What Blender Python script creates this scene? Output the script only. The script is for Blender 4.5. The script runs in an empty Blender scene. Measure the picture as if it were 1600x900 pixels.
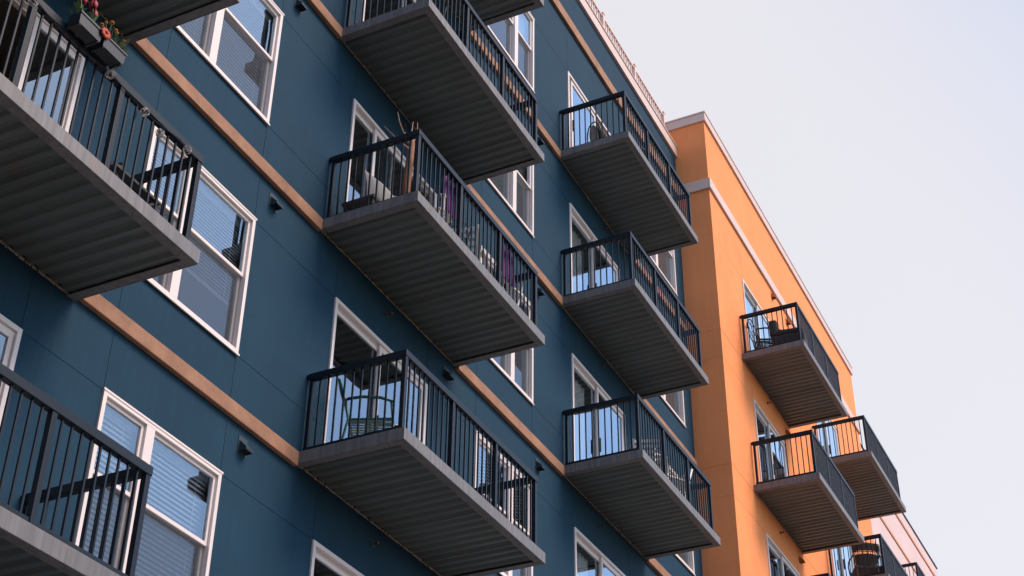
import bpy, math, random
from mathutils import Vector, Matrix
random.seed(7)
S = bpy.context.scene
COL = S.collection
H = 1.6                                   # eye height above the pavement
FL = 3.05                                 # storey height
def ZK(k): return 7.278 + H + FL * k      # underside of the balconies of storey k

# ------------------------------------------------------------------ materials
def new_mat(name):
    m = bpy.data.materials.new(name); m.use_nodes = True
    nt = m.node_tree; b = nt.nodes['Principled BSDF']
    return m, nt, b
def N(nt, t, **kw):
    n = nt.nodes.new(t)
    for k, v in kw.items():
        if k in n.inputs.keys() if hasattr(n.inputs, 'keys') else False: n.inputs[k].default_value = v
        else: setattr(n, k, v)
    return n
def rough(name, col, r=0.6, var=0.12, scale=3.0, bump=0.0, bscale=120.0, stretch=(1, 1, 1), spec=0.5, metal=0.0, streak=0.0, stain=None, stain_amt=0.0, coat=0.0):
    m, nt, b = new_mat(name)
    L = nt.links.new
    tc = N(nt, 'ShaderNodeTexCoord')
    geo = N(nt, 'ShaderNodeNewGeometry')
    mp = N(nt, 'ShaderNodeMapping'); mp.inputs['Scale'].default_value = stretch
    L(geo.outputs['Position'], mp.inputs['Vector'])
    no = N(nt, 'ShaderNodeTexNoise'); no.inputs['Scale'].default_value = scale; no.inputs['Detail'].default_value = 6; no.inputs['Roughness'].default_value = .62
    L(mp.outputs[0], no.inputs['Vector'])
    mr = N(nt, 'ShaderNodeMapRange'); mr.inputs['From Min'].default_value = .3; mr.inputs['From Max'].default_value = .7
    mr.inputs['To Min'].default_value = 1 - var; mr.inputs['To Max'].default_value = 1 + var
    L(no.outputs['Fac'], mr.inputs['Value'])
    mul = N(nt, 'ShaderNodeVectorMath', operation='SCALE'); mul.inputs[0].default_value = col
    L(mr.outputs[0], mul.inputs['Scale'])
    out = mul.outputs[0]
    if streak > 0:
        mp2 = N(nt, 'ShaderNodeMapping'); mp2.inputs['Scale'].default_value = (22, 22, 1.1)
        L(geo.outputs['Position'], mp2.inputs['Vector'])
        n2 = N(nt, 'ShaderNodeTexNoise'); n2.inputs['Scale'].default_value = 1.0; n2.inputs['Detail'].default_value = 4
        L(mp2.outputs[0], n2.inputs['Vector'])
        m2 = N(nt, 'ShaderNodeMapRange'); m2.inputs['From Min'].default_value = .35; m2.inputs['From Max'].default_value = .68
        m2.inputs['To Min'].default_value = 1 - streak; m2.inputs['To Max'].default_value = 1 + streak
        L(n2.outputs['Fac'], m2.inputs['Value'])
        s2 = N(nt, 'ShaderNodeVectorMath', operation='SCALE'); L(out, s2.inputs[0]); L(m2.outputs[0], s2.inputs['Scale']); out = s2.outputs[0]
    if stain:
        n3 = N(nt, 'ShaderNodeTexNoise'); n3.inputs['Scale'].default_value = 2.3; n3.inputs['Detail'].default_value = 8; n3.inputs['Roughness'].default_value = .7
        L(geo.outputs['Position'], n3.inputs['Vector'])
        m3 = N(nt, 'ShaderNodeMapRange'); m3.inputs['From Min'].default_value = .56; m3.inputs['From Max'].default_value = .7
        m3.inputs['To Max'].default_value = stain_amt
        L(n3.outputs['Fac'], m3.inputs['Value'])
        mx = N(nt, 'ShaderNodeMix', data_type='RGBA'); L(m3.outputs[0], mx.inputs[0]); L(out, mx.inputs[6]); mx.inputs[7].default_value = (*stain, 1); out = mx.outputs[2]
    L(out, b.inputs['Base Color'])
    b.inputs['Roughness'].default_value = r; b.inputs['Specular IOR Level'].default_value = spec; b.inputs['Metallic'].default_value = metal
    b.inputs['Coat Weight'].default_value = coat; b.inputs['Coat Roughness'].default_value = .25
    if bump > 0:
        nb = N(nt, 'ShaderNodeTexNoise'); nb.inputs['Scale'].default_value = bscale; nb.inputs['Detail'].default_value = 3
        L(geo.outputs['Position'], nb.inputs['Vector'])
        bp = N(nt, 'ShaderNodeBump'); bp.inputs['Strength'].default_value = bump; bp.inputs['Distance'].default_value = .01
        L(nb.outputs['Fac'], bp.inputs['Height']); L(bp.outputs[0], b.inputs['Normal'])
    return m
M = {}
M['blue'] = rough('blue_stucco', (.0135, .045, .079), .75, .09, .7, .35, 160, spec=.10, stain=(.011, .037, .060), stain_amt=.6, streak=.045)
M['orange'] = rough('orange_stucco', (.80, .285, .112), .8, .06, .8, .35, 160, spec=.12, stain=(.70, .22, .075), stain_amt=.5, streak=.03)
M['pink'] = rough('pink_stucco', (.60, .455, .455), .75, .05, .7, .3, 160, spec=.3)
M['terracotta'] = rough('terracotta_trim', (.50, .20, .085), .7, .08, 4)
M['band'] = rough('tan_concrete_band', (.285, .155, .100), .8, .24, 3.5, .5, 90, spec=.25, stain=(.36, .22, .13), stain_amt=.6)
M['coping'] = rough('pink_metal_coping', (.60, .455, .41), .45, .06, 2.0, spec=.5)
M['roofrail'] = rough('pink_rail_paint', (.64, .46, .40), .5, .06, 3)
M['white'] = rough('white_vinyl', (.68, .605, .59), .42, .03, 2, spec=.45)
M['steelpaint'] = rough('grey_steel_paint', (.140, .138, .144), .5, .10, 1.6, .1, 200, spec=.35, streak=.20, stain=(.22, .15, .11), stain_amt=.55)
M['deck'] = rough('galvanised_deck', (.098, .115, .113), .45, .18, 1.4, .0, spec=.5, metal=.25, stretch=(1, .25, 1), stain=(.11, .085, .065), stain_amt=.45)
M['concrete'] = rough('deck_concrete', (.33, .31, .29), .85, .1, 5, .4)
M['caulk'] = rough('ragged_caulk', (.34, .27, .19), .8, .5, 30)
M['rail'] = rough('dark_rail_paint', (.007, .013, .022), .40, .1, 4, spec=.20)
M['wire'] = rough('dark_wire_mesh', (.03, .035, .045), .4, .1, 4, spec=.5)
M['roof'] = rough('roof_membrane', (.35, .34, .33), .9, .1, 2)
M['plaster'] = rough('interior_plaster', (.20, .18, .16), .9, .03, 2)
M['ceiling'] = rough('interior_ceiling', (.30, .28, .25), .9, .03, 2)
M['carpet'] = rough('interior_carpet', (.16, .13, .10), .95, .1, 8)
M['blind'] = rough('white_blind', (.82, .82, .84), .5, .02, 3)
M['curtain'] = rough('white_curtain', (.80, .79, .80), .8, .04, 3)
M['shade'] = rough('grey_shade', (.30, .28, .27), .8, .03, 3)
M['vent'] = rough('vent_blue', (.012, .032, .050), .6, .1, 4)
M['ventorange'] = rough('vent_orange', (.45, .15, .035), .6, .1, 4)
M['black'] = rough('black_plastic', (.012, .013, .015), .45, .1, 4)
M['brass'] = rough('sprinkler_metal', (.13, .09, .07), .4, .1, 10, metal=.6)
M['green'] = rough('green_chair_paint', (.003, .075, .078), .3, .08, 5, spec=.6)
M['bark'] = rough('brown_bark', (.26, .12, .065), .85, .4, 14, .8, 60, stretch=(1, 1, .25))
M['twig'] = rough('pale_twig', (.25, .17, .12), .8, .2, 20)
M['pillow'] = rough('grey_cushion', (.27, .265, .27), .9, .06, 20, .4, 300)
M['purple'] = rough('purple_cloth', (.12, .022, .16), .7, .15, 10)
M['whiteplastic'] = rough('white_plastic', (.62, .60, .58), .35, .03, 4)
M['wicker'] = rough('dark_wicker', (.045, .035, .03), .6, .3, 60)
M['basket'] = rough('brown_wicker', (.30, .17, .10), .7, .3, 50)
M['planter'] = rough('dark_blue_planter', (.008, .013, .022), .40, .1, 4)
M['soil'] = rough('soil', (.03, .02, .014), .95, .2, 30)
M['leaf'] = rough('leaf_green', (.055, .12, .045), .6, .3, 8)
M['stemgreen'] = rough('grey_green_stem', (.075, .13, .065), .7, .3, 8)
M['tulip'] = rough('red_petal', (.24, .004, .014), .5, .15, 20)
M['marigold'] = rough('orange_petal', (.45, .16, .012), .6, .2, 30)
M['redorange'] = rough('red_orange_petal', (.38, .035, .01), .6, .15, 20)
M['bulbwhite'] = rough('pale_wicker', (.30, .29, .29), .7, .2, 40)
M['pinkskin'] = rough('pink_cloth', (.72, .42, .38), .8, .06, 8)
M['sofa'] = rough('charcoal_fabric', (.030, .030, .033), .9, .1, 30)
M['asphalt'] = rough('asphalt', (.05, .05, .05), .9, .15, 8, .5, 80)
M['pavement'] = rough('pavement_concrete', (.27, .25, .23), .9, .1, 2, .3, 60)
M['ground'] = rough('dry_ground', (.18, .16, .12), .95, .2, .4)
def glass_mat():
    m, nt, b = new_mat('window_glass'); nt.nodes.remove(b); L = nt.links.new
    out = nt.nodes['Material Output']
    fr = N(nt, 'ShaderNodeFresnel'); fr.inputs['IOR'].default_value = 1.62
    mu = N(nt, 'ShaderNodeMath', operation='MULTIPLY_ADD', use_clamp=True); mu.inputs[1].default_value = 3.0; mu.inputs[2].default_value = .02
    L(fr.outputs[0], mu.inputs[0])
    no = N(nt, 'ShaderNodeTexNoise'); no.inputs['Scale'].default_value = 1.6; no.inputs['Detail'].default_value = 1
    geo = N(nt, 'ShaderNodeNewGeometry'); L(geo.outputs['Position'], no.inputs['Vector'])
    bp = N(nt, 'ShaderNodeBump'); bp.inputs['Strength'].default_value = .10; bp.inputs['Distance'].default_value = .02; L(no.outputs['Fac'], bp.inputs['Height'])
    tr = N(nt, 'ShaderNodeBsdfTransparent'); tr.inputs[0].default_value = (.90, .93, .94, 1)
    gl = N(nt, 'ShaderNodeBsdfGlossy'); gl.inputs['Roughness'].default_value = .015; gl.inputs['Color'].default_value = (.72, .88, 1, 1)
    L(bp.outputs[0], gl.inputs['Normal'])
    mx = N(nt, 'ShaderNodeMixShader'); L(mu.outputs[0], mx.inputs[0]); L(tr.outputs[0], mx.inputs[1]); L(gl.outputs[0], mx.inputs[2]); L(mx.outputs[0], out.inputs[0])
    return m
M['glass'] = glass_mat()
def screen_mat(name, op, col):
    m, nt, b = new_mat(name); L = nt.links.new; out = nt.nodes['Material Output']
    b.inputs['Base Color'].default_value = (*col, 1); b.inputs['Roughness'].default_value = .8
    tr = N(nt, 'ShaderNodeBsdfTransparent'); mx = N(nt, 'ShaderNodeMixShader'); mx.inputs[0].default_value = op
    L(tr.outputs[0], mx.inputs[1]); L(b.outputs[0], mx.inputs[2]); L(mx.outputs[0], out.inputs[0])
    return m
M['screen'] = screen_mat('insect_screen', .38, (.04, .05, .07))

# ------------------------------------------------------------------ mesh builder
class MB:
    def __init__(s): s.v = []; s.f = []
    def add(s, vs, fs):
        o = len(s.v); s.v += [tuple(v) for v in vs]; s.f += [tuple(i + o for i in f) for f in fs]; return s
    def box(s, x0, x1, y0, y1, z0, z1):
        if x0 > x1: x0, x1 = x1, x0
        if y0 > y1: y0, y1 = y1, y0
        if z0 > z1: z0, z1 = z1, z0
        return s.add([(x0, y0, z0), (x1, y0, z0), (x1, y1, z0), (x0, y1, z0), (x0, y0, z1), (x1, y0, z1), (x1, y1, z1), (x0, y1, z1)],
                     [(0, 3, 2, 1), (4, 5, 6, 7), (0, 1, 5, 4), (1, 2, 6, 5), (2, 3, 7, 6), (3, 0, 4, 7)])
    def quad(s, a, b, c, d): return s.add([a, b, c, d], [(0, 1, 2, 3)])
    def beam(s, p, q, w, h, up=(0, 0, 1)):
        p, q = Vector(p), Vector(q); d = (q - p).normalized(); u = Vector(up)
        if abs(d.dot(u)) > .97: u = Vector((1, 0, 0))
        r = d.cross(u).normalized(); u = r.cross(d)
        vs = [e + r * a * w / 2 + u * b * h / 2 for e in (p, q) for a, b in ((-1, -1), (1, -1), (1, 1), (-1, 1))]
        return s.add(vs, [(0, 1, 2, 3), (7, 6, 5, 4), (0, 4, 5, 1), (1, 5, 6, 2), (2, 6, 7, 3), (3, 7, 4, 0)])
    def tube(s, pts, r, n=8, closed=False):
        pts = [Vector(p) for p in pts]; rs = r if isinstance(r, (list, tuple)) else [r] * len(pts)
        rings = []; m = len(pts); prev = None
        for i, p in enumerate(pts):
            if closed: d = pts[(i + 1) % m] - pts[i - 1]
            else: d = pts[min(i + 1, m - 1)] - pts[max(i - 1, 0)]
            d.normalize()
            u = prev if prev is not None else (Vector((0, 0, 1)) if abs(d.z) < .9 else Vector((1, 0, 0)))
            a = d.cross(u)
            if a.length < 1e-4: a = d.cross(Vector((0.3, 1, 0.2)))
            a.normalize(); b = a.cross(d).normalized(); prev = b
            rings.append([p + (a * math.cos(2 * math.pi * k / n) + b * math.sin(2 * math.pi * k / n)) * rs[i] for k in range(n)])
        vs = [v for R in rings for v in R]; fs = []
        for i in range(m if closed else m - 1):
            j = (i + 1) % m
            for k in range(n): fs.append((i * n + k, i * n + (k + 1) % n, j * n + (k + 1) % n, j * n + k))
        if not closed: fs += [tuple(reversed(range(n))), tuple(range((m - 1) * n, m * n))]
        return s.add(vs, fs)
    def ell(s, c, rx, ry, rz, nu=12, nv=8, z_pow=1.0):
        vs = []; fs = []
        for j in range(nv + 1):
            t = math.pi * j / nv
            for i in range(nu):
                a = 2 * math.pi * i / nu
                vs.append((c[0] + rx * math.sin(t) * math.cos(a), c[1] + ry * math.sin(t) * math.sin(a), c[2] + rz * math.cos(t)))
        for j in range(nv):
            for i in range(nu): fs.append((j * nu + i, (j + 1) * nu + i, (j + 1) * nu + (i + 1) % nu, j * nu + (i + 1) % nu))
        return s.add(vs, fs)
    def build(s, name, mat, parent=None, loc=None, smooth=False, bevel=0.0):
        me = bpy.data.meshes.new(name); me.from_pydata(s.v, [], s.f); me.update()
        mats = mat if isinstance(mat, (list, tuple)) else [mat]
        for m_ in mats: me.materials.append(m_)
        if smooth:
            for p in me.polygons: p.use_smooth = True
        o = bpy.data.objects.new(name, me); COL.objects.link(o)
        if parent: o.parent = parent
        if loc: o.location = loc
        if bevel > 0:
            b = o.modifiers.new('edge', 'BEVEL'); b.width = bevel; b.segments = 2; b.limit_method = 'ANGLE'
        return o
def empty(name, loc, rz=0):
    o = bpy.data.objects.new(name, None); COL.objects.link(o); o.location = loc; o.rotation_euler = (0, 0, rz); o.empty_display_size = .2
    return o
def tag(o, label, cat, group=None):
    o['label'] = label; o['category'] = cat
    if group: o['group'] = group
    return o
def struct(o): o['kind'] = 'structure'; return o
def copy_tree(o, parent=None, loc=None):
    c = o.copy(); COL.objects.link(c)
    if parent: c.parent = parent
    if loc is not None: c.location = loc
    for ch in list(o.children): copy_tree(ch, c)
    return c

# ------------------------------------------------------------------ walls with real openings and control joints
def relief(name, mat, parent, a0, a1, z0, z1, opens, vj, hj, to3, flip=False, thick=.14):
    """a = along the wall, opens = (a0,a1,z0,z1); vj = (a,z0,z1,w); hj = (z,a0,a1,w); to3(a,depth,z)"""
    G = []
    for a, q0, q1, w in vj: G.append((a - w / 2, a + w / 2, q0, q1))
    for z, q0, q1, w in hj: G.append((q0, q1, z - w / 2, z + w / 2))
    A = sorted({round(v, 4) for v in [a0, a1] + [t for o in opens + G for t in o[:2]] if a0 <= v <= a1})
    Z = sorted({round(v, 4) for v in [z0, z1] + [t for o in opens + G for t in o[2:]] if z0 <= v <= z1})
    nA, nZ = len(A) - 1, len(Z) - 1
    def cell(i, j):
        if not (0 <= i < nA and 0 <= j < nZ): return None
        a = (A[i] + A[i + 1]) / 2; z = (Z[j] + Z[j + 1]) / 2
        for o in opens:
            if o[0] < a < o[1] and o[2] < z < o[3]: return thick
        for o in G:
            if o[0] < a < o[1] and o[2] < z < o[3]: return .004
        return 0.0
    C = [[cell(i, j) for j in range(nZ)] for i in range(nA)]
    b = MB(); vid = {}
    def V(a, d, z):
        k = (a, d, z)
        if k not in vid: vid[k] = len(b.v); b.v.append(tuple(to3(a, d, z)))
        return vid[k]
    def F(*ks):
        ids = [V(*k) for k in ks]; b.f.append(tuple(reversed(ids)) if flip else tuple(ids))
    for i in range(nA):
        for j in range(nZ):
            d = C[i][j]
            if d != thick: F((A[i], d, Z[j]), (A[i + 1], d, Z[j]), (A[i + 1], d, Z[j + 1]), (A[i], d, Z[j + 1]))
            if i + 1 < nA and C[i + 1][j] != d:
                e = C[i + 1][j]; F((A[i + 1], d, Z[j]), (A[i + 1], e, Z[j]), (A[i + 1], e, Z[j + 1]), (A[i + 1], d, Z[j + 1]))
            if j + 1 < nZ and C[i][j + 1] != d:
                e = C[i][j + 1]; F((A[i], d, Z[j + 1]), (A[i + 1], d, Z[j + 1]), (A[i + 1], e, Z[j + 1]), (A[i], e, Z[j + 1]))
    return b.build(name, mat, parent)

# ------------------------------------------------------------------ windows, doors, balconies (each built once, then copied)
WH0, WH1, WR = .68, 2.39, 1.63      # sill, head, meeting rail above the storey datum
def make_window(name, w, mull, blind, parent, loc):
    """local origin: lower left corner of the opening at the wall face; mull = mullion centre"""
    h = WH1 - WH0; r = WR - WH0; f = MB(); fw = .048
    for (x0, x1, z0, z1) in ((0, fw, 0, h), (w - fw, w, 0, h), (fw, w - fw, 0, fw), (fw, w - fw, h - fw, h), (mull - .060, mull + .060, fw, h - fw)):
        f.box(x0, x1, -.024, .085, z0, z1)
    # stepped inner lip, drip edge
    f.box(-.012, w + .012, -.034, -.0245, -.018, .006)
    f.box(-.012, w + .012, -.030, -.0245, h - .012, h + .012)
    o = f.build(name, M['white'], parent, loc, bevel=.004)
    o['blind'] = blind
    bays = ((fw, mull - .060), (mull + .060, w - fw))
    for x0, x1 in bays:
        for lo in (0, 1):
            z0, z1 = (fw, r + .02) if lo else (r - .02, h - fw)
            y = .045 if lo else .008; sw = .032; s = MB()
            s.box(x0, x0 + sw, y, y + .034, z0, z1); s.box(x1 - sw, x1, y, y + .034, z0, z1)
            s.box(x0 + sw, x1 - sw, y, y + .034, z0, z0 + (.045 if lo else .04)); s.box(x0 + sw, x1 - sw, y, y + .034, z1 - .035, z1)
            s.build('sash', M['white'], o, bevel=.003)
            g = MB(); g.quad((x0 + sw, y + .018, z0 + .03), (x1 - sw, y + .018, z0 + .03), (x1 - sw, y + .018, z1 - .03), (x0 + sw, y + .018, z1 - .03)); g.build('pane', M['glass'], o)
        sc = MB(); sc.quad((x0, .03, fw), (x1, .03, fw), (x1, .03, r - .02), (x0, .03, r - .02)); sc.build('insect_screen', M['screen'], o)
    for n, (x0, x1) in enumerate(bays):
        bl = MB()
        if blind in ('full', 'upper'):
            pitch = .05 if blind == 'full' else .042
            zb = fw if blind == 'full' else (r - .12 - .22 * n)
            z = h - .09; bl.box(x0 - .02, x1 + .02, .115, .165, h - .08, h - .02)
            while z > zb:
                bl.add([(x0 - .02, .128, z - pitch * .80), (x1 + .02, .128, z - pitch * .80), (x1 + .02, .150, z), (x0 - .02, .150, z)], [(0, 1, 2, 3)])
                z -= pitch
            bl.box(x0 - .02, x1 + .02, .125, .150, zb - .02, zb)
            for xx in (x0 + .12, x1 - .12): bl.box(xx, xx + .004, .131, .134, zb, h - .05)
            bl.build('blind', M['blind'], o)
        elif blind == 'shade':
            bl.box(x0 - .02, x1 + .02, .13, .135, .05, h - .02); bl.build('roller_shade', M['shade'], o)
        elif blind == 'white_upper':
            bl.box(x0 - .02, x1 + .02, .13, .135, r - .02, h - .02); bl.build('roller_shade', M['blind'], o)
    return o
DW, DH = 2.20, WH1 - .17
def make_door(name, m, cover, parent, loc):
    """sliding balcony door; origin lower left, m = left stile of the sliding panel"""
    w, h = DW, DH; f = MB(); fw = .05
    f.box(0, fw, -.024, .11, 0, h); f.box(w - fw, w, -.024, .11, 0, h); f.box(fw, w - fw, -.024, .11, h - fw, h); f.box(fw, w - fw, -.03, .11, 0, .04)
    f.box(fw, w - fw, .032, .040, h - fw - .022, h - fw)
    o = f.build(name, M['white'], parent, loc, bevel=.004)
    def panel(n, x0, x1, y, sw=.055):
        z0, z1 = .04, h - fw
        s = MB(); s.box(x0, x0 + sw, y, y + .034, z0, z1); s.box(x1 - sw, x1, y, y + .034, z0, z1); s.box(x0 + sw, x1 - sw, y, y + .034, z0, z0 + .09); s.box(x0 + sw, x1 - sw, y, y + .034, z1 - .075, z1)
        p = s.build(n, M['white'], o, bevel=.003)
        g = MB(); g.quad((x0 + sw, y + .017, z0 + .08), (x1 - sw, y + .017, z0 + .08), (x1 - sw, y + .017, z1 - .07), (x0 + sw, y + .017, z1 - .07)); g.build('pane', M['glass'], o)
    panel('fixed_panel', fw, w / 2 + .03, .042)
    panel('sliding_panel', m, min(m + 1.12, w - fw), .002)
    hd = MB(); hd.box(m + .018, m + .035, -.03, .001, .95, 1.2); hd.build('handle', M['black'], o)
    if cover in ('left', 'both', 'right'):
        c = MB()
        spans = {'left': [(.06, 1.0)], 'right': [(1.15, 2.1)], 'both': [(.06, 1.0), (1.2, 2.1)]}[cover]
        for a, b_ in spans:
            x = a; k = 0; P = []
            while x <= b_: P.append((x, .20 + .022 * math.sin(k * 1.25))); x += .025; k += 1
            for (xa, ya), (xb, yb) in zip(P, P[1:]): c.quad((xa, ya, .03), (xb, yb, .03), (xb, yb, h - .12), (xa, ya, h - .12))
        c.build('curtain', M['curtain'], o, smooth=True)
    elif cover == 'vertical':
        c = MB(); x = .08
        while x < 2.1:
            if not (1.0 < x < 1.3): c.add([(x, .17, .05), (x + .078, .205, .05), (x + .078, .205, h - .1), (x, .17, h - .1)], [(0, 1, 2, 3)])
            x += .085
        c.build('vertical_blind', M['curtain'], o)
    return o
def make_balcony(name, L, D, mesh, parent, loc):
    """origin: near wall corner of the slab's underside; +x along the wall, -y outward"""
    T = .14; fl = .105
    f = MB()   # steel channel: web + bottom flange on three sides, rim on top
    f.box(0, L, -D, -D + .012, 0, T); f.box(0, .012, -D + .012, -.002, 0, T); f.box(L - .012, L, -D + .012, -.002, 0, T)
    f.box(0.012, L - .012, -D + .012, -D + fl, 0, .011); f.box(.012, fl, -D + fl, -.002, 0, .011); f.box(L - fl, L - .012, -D + fl, -.002, 0, .011)
    f.box(.012, L - .012, -D + .012, -D + .05, T - .01, T)
    o = f.build(name, M['steelpaint'], parent, loc, bevel=.011)
    # fluted deck
    s = MB(); pitch = .152; x = .03; prof = []
    k = 0
    while x < L - .02:
        lap = .009 if (k % 6) == 0 else 0
        prof += [(x, .034), (x + .010, .028 - lap), (x + .052, .028), (x + .066, .031), (x + .080, .046), (x + .092, .060), (x + .102, .063), (x + .126, .063), (x + .138, .052)]
        x += pitch; k += 1
    prof = [q for q in prof if q[0] < L - .02]
    y0, y1 = -D + .014, -.004
    s.add([(a, y0, b_) for a, b_ in prof] + [(a, y1, b_) for a, b_ in prof], [(i, i + 1, len(prof) + i + 1, len(prof) + i) for i in range(len(prof) - 1)])
    s.build('fluted_soffit', M['deck'], o)
    c = MB(); c.box(.013, L - .013, -D + .013, -.003, .072, T - .012); c.build('deck_slab', M['concrete'], o)
    # ragged caulk where the deck meets the wall
    g = MB(); x = .02
    rr = random.Random(3)
    while x < L - .03:
        dx = .02 + rr.random() * .05; dz = .002 + rr.random() * .008; dy = .004 + rr.random() * .010
        g.box(x, min(x + dx, L - .02), -.0035 - dy, -.0035, .012 + rr.random() * .008, .026 + dz); x += dx * (1.0 + .5 * rr.random())
    g.build('caulk_line', M['caulk'], o)
    # railing
    yo = -D + .10; xn, xf = .10, L - .10; zt = T + .99; RW, RH = .066, .078
    r = MB(); r.box(xn - RW / 2, xf + RW / 2, yo - RW / 2, yo + RW / 2, zt - RH, zt)
    for xx in (xn, xf): r.box(xx - RW / 2, xx + RW / 2, yo + RW / 2, -.03, zt - RH, zt)
    r.build('top_rail', M['rail'], o, bevel=.004)
    br = MB(); zb = T + .05
    br.box(xn + .026, xf - .026, yo - .016, yo + .016, zb, zb + .034)
    for xx in (xn, xf): br.box(xx - .016, xx + .016, yo + .026, -.03, zb, zb + .034)
    br.build('bottom_rail', M['rail'], o, bevel=.002)
    bays = 3; xs = [xn + (xf - xn) * i / bays for i in range(bays + 1)]
    for xx in xs:
        p = MB(); p.box(xx - .026, xx + .026, yo - .026, yo + .026, T - .002, zt - RH); p.box(xx - .05, xx + .05, yo - .045, yo + .045, T - .001, T + .010)
        p.build('post', M['rail'], o, bevel=.003)
    for xx in (xn, xf):
        p = MB(); p.box(xx - .022, xx + .022, -.085, -.041, T - .002, zt - RH); p.box(xx - .03, xx + .03, -.041, -.004, zt - .045, zt - .005); p.build('post', M['rail'], o, bevel=.003)
    bw = .0085
    for i in range(bays):
        q = MB(); n = 10
        for j in range(1, n):
            x = xs[i] + (xs[i + 1] - xs[i]) * j / n; q.box(x - bw, x + bw, yo - bw, yo + bw, zb + .034, zt - RH)
        q.build('baluster_row', M['rail'], o)
        if mesh:
            w = MB(); a0, a1, b0, b1 = xs[i] + .03, xs[i + 1] - .03, zb + .04, zt - RH - .005; st = .05; y = yo - .0135
            W_, H_ = a1 - a0, b1 - b0
            t = -H_
            while t < W_:
                for sg in (1, -1):
                    p0 = max(t, 0); p1 = min(t + H_, W_)
                    if p1 - p0 > .01:
                        z_0, z_1 = p0 - t, p1 - t
                        if sg < 0: z_0, z_1 = H_ - z_0, H_ - z_1
                        w.beam((a0 + p0, y - (.002 if sg > 0 else 0), b0 + z_0), (a0 + p1, y - (.002 if sg > 0 else 0), b0 + z_1), .0045, .0045)
                t += st
            w.build('wire_mesh', M['wire'], o)
    for xx in (xn, xf):
        q = MB(); n = 11; a, b_ = yo, -.063
        for j in range(1, n):
            y = a + (b_ - a) * j / n; q.box(xx - bw, xx + bw, y - bw, y + bw, zb + .034, zt - RH)
        q.build('baluster_row', M['rail'], o)
    return o
def make_vent(parent, loc, mat):
    v = MB(); w, h, d = .12, .13, .10
    v.add([(-w / 2, 0, h / 2), (w / 2, 0, h / 2), (w / 2, -d, -h / 2 + .03), (-w / 2, -d, -h / 2 + .03), (-w / 2, 0, -h / 2), (w / 2, 0, -h / 2), (w / 2, -d, -h / 2), (-w / 2, -d, -h / 2)],
          [(0, 3, 2, 1), (3, 7, 6, 2), (0, 4, 7, 3), (1, 2, 6, 5)])
    v.box(-w / 2 - .015, w / 2 + .015, -.008, -.001, -h / 2 - .02, h / 2 + .04)
    for i in range(3): v.box(-w / 2 + .01, w / 2 - .01, -.10 + i * .035, -.092 + i * .035, -h / 2 - .002, -h / 2 + .02)
    return v.build('wall_vent', mat, parent, loc)
def make_sprinkler(parent, loc, mat):
    s = MB(); s.tube([(0, 0, 0), (0, -.012, 0)], .032, 12); s.tube([(0, -.012, 0), (0, -.07, -.004)], .011, 8); s.box(-.022, .022, -.078, -.07, -.012, .02)
    return s.build('sprinkler_head', mat, parent, loc)

# ================================================================== BLUE BUILDING
BX0, BX1 = -2.0, 24.55
blue = empty('blue_building', (BX0, 0, 0)); tag(blue, 'long dark blue stucco apartment building with tan bands and rows of hanging balconies', 'building')
def BL(x, y, z): return (x - BX0, y, z)
winL = [(x, x + 1.76, .67) for x in (8.53, 22.27)]
winM = [(15.47, 17.24, 1.065)]
doors = [5.28, 11.93, 18.69]
opens = []; vj = []; hj = []
ks = range(-1, 4)
for k in ks:
    z = ZK(k)
    for x0, x1, m in winL + winM: opens.append((x0, x1, z + WH0, z + WH1))
    for d in doors: opens.append((d, d + DW, z + .17, z + WH1))
jw = .007
edges = []
for x0, x1, m in winL + winM: edges += [(x0, x0, x1, 'w'), (x1, x0, x1, 'w')]
for d in doors: edges += [(d, d, d + DW, 'd'), (d + DW, d, d + DW, 'd')]
for k in ks:
    z = ZK(k)
    for (e, a, b_, t) in edges:
        e2 = e + (jw / 2 if e == a else -jw / 2)
        vj.append((e2, z + WH1, z + FL + (WH0 if t == 'w' else .17), jw))
    hj.append((z + WH1 - jw / 2, BX0 + .01, BX1 - .01, jw)); 
    hj.append((z + WH0 + jw / 2, BX0 + .01, BX1 - .01, jw))
relief('wall', M['blue'], blue, BX0, BX1, 0, 21.10 + H, opens, vj, hj, lambda a, d, z: BL(a, d, z))
# interior rooms
it = MB(); 
it.box(0, BX1 - BX0 - .02, 3.2, 3.3, 2.8, 21.0 + H)
for x in (3.3, 7.95, 10.9, 15.15, 17.9, 21.8): it.box(x - BX0, x - BX0 + .1, .145, 3.2, 2.8, 21.0 + H)
it.build('room_walls', M['plaster'], blue)
fl_ = MB(); cl_ = MB()
for k in range(-1, 5):
    fl_.box(0.01, BX1 - BX0 - .03, .145, 3.2, ZK(k) - .05, ZK(k) + .15); cl_.box(0.01, BX1 - BX0 - .03, .146, 3.199, ZK(k) - .12, ZK(k) - .052)
fl_.build('room_floors', M['carpet'], blue); cl_.build('room_ceilings', M['ceiling'], blue)
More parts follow.
